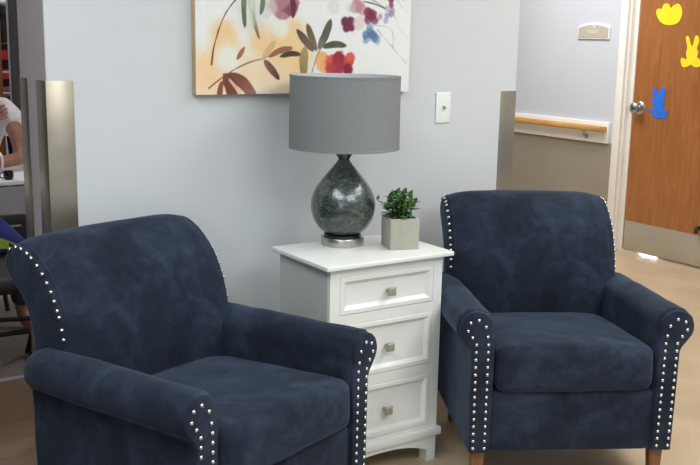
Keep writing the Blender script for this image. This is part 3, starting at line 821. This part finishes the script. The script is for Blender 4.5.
# ------------------------------------------------------------------ people (mostly hidden behind the wall end)
def skin(name, chains, m, parent, levels=2, root=0):
    """chains: lists of (x,y,z,r); equal positions are merged so limbs join into one surface"""
    vs = []; es = []; rs = []; key = {}
    for c in chains:
        prev = None
        for x,y,z,r in c:
            k = (round(x,4),round(y,4),round(z,4))
            if k not in key: key[k] = len(vs); vs.append((x,y,z)); rs.append(r)
            i = key[k]
            if prev is not None and prev != i: es.append((prev,i))
            prev = i
    me = bpy.data.meshes.new(name); me.from_pydata(vs, es, [])
    o = bpy.data.objects.new(name, me); COL.objects.link(o)
    md = o.modifiers.new('skin','SKIN'); md.use_smooth_shade = True
    sv = me.skin_vertices[0].data
    for i, r in enumerate(rs):
        q = r if isinstance(r, tuple) else (r,r); sv[i].radius = q; sv[i].use_root = (i == root)
    sb = o.modifiers.new('sub','SUBSURF'); sb.levels = levels; sb.render_levels = levels
    me2 = bpy.data.meshes.new_from_object(o.evaluated_get(bpy.context.evaluated_depsgraph_get()))
    COL.objects.unlink(o); bpy.data.objects.remove(o)
    me2.name = name; me2.shade_smooth(); me2.materials.clear(); me2.materials.append(m)
    n = bpy.data.objects.new(name, me2); COL.objects.link(n); n.parent = parent
    return n
def ellip(c, r, n=20, k=14):
    m = MB(); prof = [(math.sin(PI*i/k), -math.cos(PI*i/k)) for i in range(k+1)]; m.lathe(prof, n)
    m.v = [(c[0]+x*r[0], c[1]+y*r[1], c[2]+z*r[2]) for x,y,z in m.v]; return m
def head_parts(p, z, hairlen, y=0, face=True):
    """face, ears, hair for a head centred at height z, looking towards -y"""
    nose = MB().tube([(0,y-.088,z+.018),(0,y-.104,z-.008),(0,y-.108,z-.022),(0,y-.092,z-.032)], [.006,.010,.013,.006], 8).build('nose', M['tissue'], p)
    for s_ in (-1,1):
        ellip((s_*.030,y-.084,z+.008), (.011,.008,.007)).build('eye', M['eyes'], p)
        ellip((s_*.076,y+.004,z-.004), (.010,.018,.028)).build('ear', M['tissue'], p)
    ellip((0,y-.086,z-.052), (.023,.009,.007)).build('mouth', M['lips'], p)
    m = ellip((0,y+.014,z+.028), (.088,.100,.098), 28, 18)
    m.v = [(a,(b if b > y-.062 or c > z+.062 else b+.04),c) for a,b,c in m.v]
    if hairlen:
        m.lathe([(0,0),(.078,-.01),(.086,-.10),(.078,-hairlen*.8),(.05,-hairlen),(0,-hairlen-.01)], 24)
        k = 6*24; m.v[-k:] = [(a*1.05,b*.55+y+.052,c+z+.03) for a,b,c in m.v[-k:]]
    m.build('hair', M['hairblack'], p)
def hand_chains(w, d, side, sc=1, curl=.5):
    """palm and five fingers leaving the wrist point w along d; side = direction to the thumb"""
    w = Vector(w); d = Vector(d).normalized(); t = Vector(side); t = (t-d*t.dot(d)).normalized(); nrm = d.cross(t)
    if nrm.z > 0: nrm = -nrm
    out = []
    palm = w+d*.045*sc
    T = lambda p, r: (p.x,p.y,p.z,r)
    knuck = []
    out.append([T(w,.024),T(palm,.026)])
    for k, (off, L) in enumerate(((.027,.070),(.009,.080),(-.009,.074),(-.026,.058))):
        b = w+d*.085*sc+t*off; c1 = b+(d*.8+nrm*.35*curl)*L*.5; c2 = c1+(d*.4+nrm*.8*curl).normalized()*L*.5
        out.append([T(palm,.026),T(b,.0105),T(c1,.0088),T(c2,.0072)])
    b = w+d*.025*sc+t*.034; c1 = b+(d*.7+t*.45)*.032; c2 = c1+(d*.95+t*.05)*.028
    out.append([T(palm,.026),T(b,.0125),T(c1,.0098),T(c2,.008)])
    return out
# seated person in white, elbow on the desk
ps = thing('person', 'seated person in a white short-sleeved blouse, elbow resting on the white desk', 'person', (-.430,2.60,.003), 0)
zb = .46
body = [[(0,.02,zb+.06,.115),(0,.03,zb+.20,.105),(0,.02,zb+.36,.115),(0,.01,zb+.50,.095),(0,.005,zb+.585,.056),(0,.0,zb+.635,.046),(0,-.022,zb+.675,.064),(0,-.016,zb+.735,(.088,.098)),(0,-.012,zb+.805,(.090,.100)),(0,-.010,zb+.855,.070)]]
eR = (.165,-.30,.800); wR = (-.06,-.40,.795)
body.append([(0,.01,zb+.50,.095),(.155,.0,zb+.53,.052),(.175,-.14,.92,.041),(*eR,.034),(.05,-.36,.792,.030),(*wR,.022)])
eL = (-.205,-.22,.80); wL = (.0,-.215,.985)
body.append([(0,.01,zb+.50,.095),(-.155,.0,zb+.53,.052),(-.195,-.10,.92,.041),(*eL,.034),(-.08,-.23,.90,.030),(*wL,.022)])
for s_ in (-1,1):
    body.append([(0,.02,zb+.06,.115),(s_*.09,.0,zb+.04,.085),(s_*.11,-.36,zb+.05,.060),(s_*.11,-.42,zb-.02,.055),(s_*.11,-.38,.22,.048),(s_*.11,-.36,.08,.034),(s_*.115,-.40,.035,.032),(s_*.12,-.52,.022,.024)])
body += hand_chains(wR, (-1,-.35,0), (0,-.5,.3), 1, .35)
body += hand_chains(wL, (1,.02,.25), (0,.1,1), 1, .8)
skin('body', body, M['tissue'], ps)
head_parts(ps, zb+.76, .0, y=-.012)
bl = [[(0,.02,zb+.08,.128),(0,.03,zb+.20,.118),(0,.02,zb+.36,.128),(0,.01,zb+.50,.106),(0,.005,zb+.555,.07)]]
for s_, q in ((1,(.172,-.130,.905)),(-1,(-.190,-.095,.905))):
    bl.append([(0,.01,zb+.50,.106),(s_*.155,.0,zb+.54,.074),((s_*.155+q[0])/2,-.05,zb+.515,.080),(*q,.076)])
skin('blouse', bl, M['blouse'], ps)
tr = []
for s_ in (-1,1):
    tr.append([(0,.02,zb+.05,.124),(s_*.09,.0,zb+.04,.094),(s_*.11,-.36,zb+.05,.070),(s_*.11,-.42,zb-.02,.064),(s_*.11,-.38,.22,.060),(s_*.11,-.36,.10,.052)])
skin('trousers', tr, M['trousers'], ps)
MB().tube([(.045+.0*k+.030*math.cos(k*PI/6)*0, -.36+.036*math.cos(k*PI/6), .7965+.036*math.sin(k*PI/6)) for k in range(12)], .006, 8, True).build('wristband', M['blouse'], ps)
# the stool that carries them
st = thing('stool', 'small dark stool under the seated person in white', 'stool', (-.430,2.64,.0025))
MB().lathe([(0,.0),(.17,.0),(.175,.01),(.175,.035),(.16,.045),(0,.045)], 32, (0,0,.340)).build('seat', M['black'], st)
for k in range(4):
    a = PI/4+k*PI/2; MB().tube([(.11*math.cos(a),.11*math.sin(a),.36),(.16*math.cos(a),.16*math.sin(a),0.0)], .012, 8).build('leg', M['black_frame'], st)
# standing person in red and black, turned away
p2 = thing('person', 'standing person with long dark hair in a red and black striped top', 'person', (.405,5.38,.0), PI); p2.scale.z = 1.045
hb = 1.43
b2 = [[(0,0,.86,.115),(0,0,1.0,.10),(0,0,1.14,.11),(0,0,1.24,.09),(0,0,1.285,.05),(0,0,1.32,.046),(0,-.012,1.36,.064),(0,-.006,1.415,(.088,.098)),(0,-.004,1.475,(.090,.100)),(0,0,1.525,.070)]]
for s_ in (-1,1):
    w_ = (s_*.20,-.06,.74)
    b2.append([(0,0,1.24,.09),(s_*.15,0,1.22,.05),(s_*.19,.01,1.0,.04),(*w_,.022)])
    b2 += hand_chains(w_, (0,-.15,-1), (0,-1,0), 1, .3)
    b2.append([(0,0,.86,.115),(s_*.085,0,.80,.085),(s_*.095,-.01,.44,.055),(s_*.095,.01,.10,.036),(s_*.10,-.02,.04,.034),(s_*.105,-.14,.024,.026)])
skin('body', b2, M['tissue'], p2)
head_parts(p2, hb, .22, y=-.01)
t2 = [[(0,0,.90,.125),(0,0,1.0,.112),(0,0,1.14,.122),(0,0,1.24,.102),(0,0,1.285,.06)]]
for s_ in (-1,1): t2.append([(0,0,1.24,.102),(s_*.15,0,1.22,.062),(s_*.185,.01,1.02,.052)])
skin('top', t2, M['stripes'], p2)
l2 = []
for s_ in (-1,1): l2.append([(0,0,.87,.124),(s_*.085,0,.80,.095),(s_*.095,-.01,.44,.066),(s_*.095,.01,.11,.05)])
skin('trousers', l2, M['trousers'], p2)

# ------------------------------------------------------------------ lights
def area(name, loc, rot, size, power, col=(1,1,1), sy=None):
    l = bpy.data.lights.new(name, 'AREA'); l.energy = power; l.color = col; l.shape = 'RECTANGLE'
    l.size = size; l.size_y = sy or size
    o = bpy.data.objects.new(name, l); COL.objects.link(o); o.location = loc; o.rotation_euler = rot; return o
area('ceiling_panel_right', (1.6,-1.0,2.5), (0,0,0), 1.2, 40, (1,.985,.95), 1.8)
area('ceiling_panel_front', (.2,-2.6,2.5), (0,0,0), 1.6, 58, (.97,1,.995), 1.6)
area('ceiling_panel_left', (-1.5,-1.0,2.5), (0,0,0), 1.2, 46, (.93,.97,1), 1.8)
area('ceiling_panel_corridor', (2.5,2.2,2.5), (0,0,0), 1.0, 52, (1,.98,.96), 1.6)
area('ceiling_panel_back', (-.9,3.0,2.5), (0,0,0), .8, 24, (1,.96,.93), 1.2)
area('ceiling_panel_far', (.8,5.9,2.5), (0,0,0), .8, 22, (1,.98,.96), .8)
area('left_fill_light', (-2.6,-2.6,1.5), (math.radians(0),math.radians(-90),math.radians(35)), 1.6, 22, (.80,.90,1), 1.4)  # added cool fill from the left front; that wall has no window
area('lamp_in_next_room', (3.86,1.965,.03), (0,math.radians(90),0), .04, .8, (.85,.9,1), .16)
wd = bpy.data.worlds.new('world'); S.world = wd; wd.use_nodes = True
bg = wd.node_tree.nodes['Background']; bg.inputs['Color'].default_value = (.85,.92,1,1); bg.inputs['Strength'].default_value = .6

# ------------------------------------------------------------------ camera
cd = bpy.data.cameras.new('camera'); cd.sensor_width = 36; cd.sensor_fit = 'HORIZONTAL'; cd.lens = 969.88/700*36; cd.clip_start = .05
cam = bpy.data.objects.new('camera', cd); COL.objects.link(cam)
yaw, pitch, roll = .58510, .19780, .0202
cy, sy, cp, sp = math.cos(yaw), math.sin(yaw), math.cos(pitch), math.sin(pitch)
Fv = Vector((sy*cp,cy*cp,-sp)); Rv = Vector((cy,-sy,0)); Uv = Rv.cross(Fv)
R2 = Rv*math.cos(roll)+Uv*math.sin(roll); U2 = Uv*math.cos(roll)-Rv*math.sin(roll)
mw = Matrix((R2,U2,-Fv)).transposed().to_4x4(); mw.translation = (-1.49281,-2.36977,1.39014)
cam.matrix_world = mw
S.camera = cam
S.view_settings.view_transform = 'Standard'; S.view_settings.look = 'None'; S.view_settings.exposure = 0; S.view_settings.gamma = 1
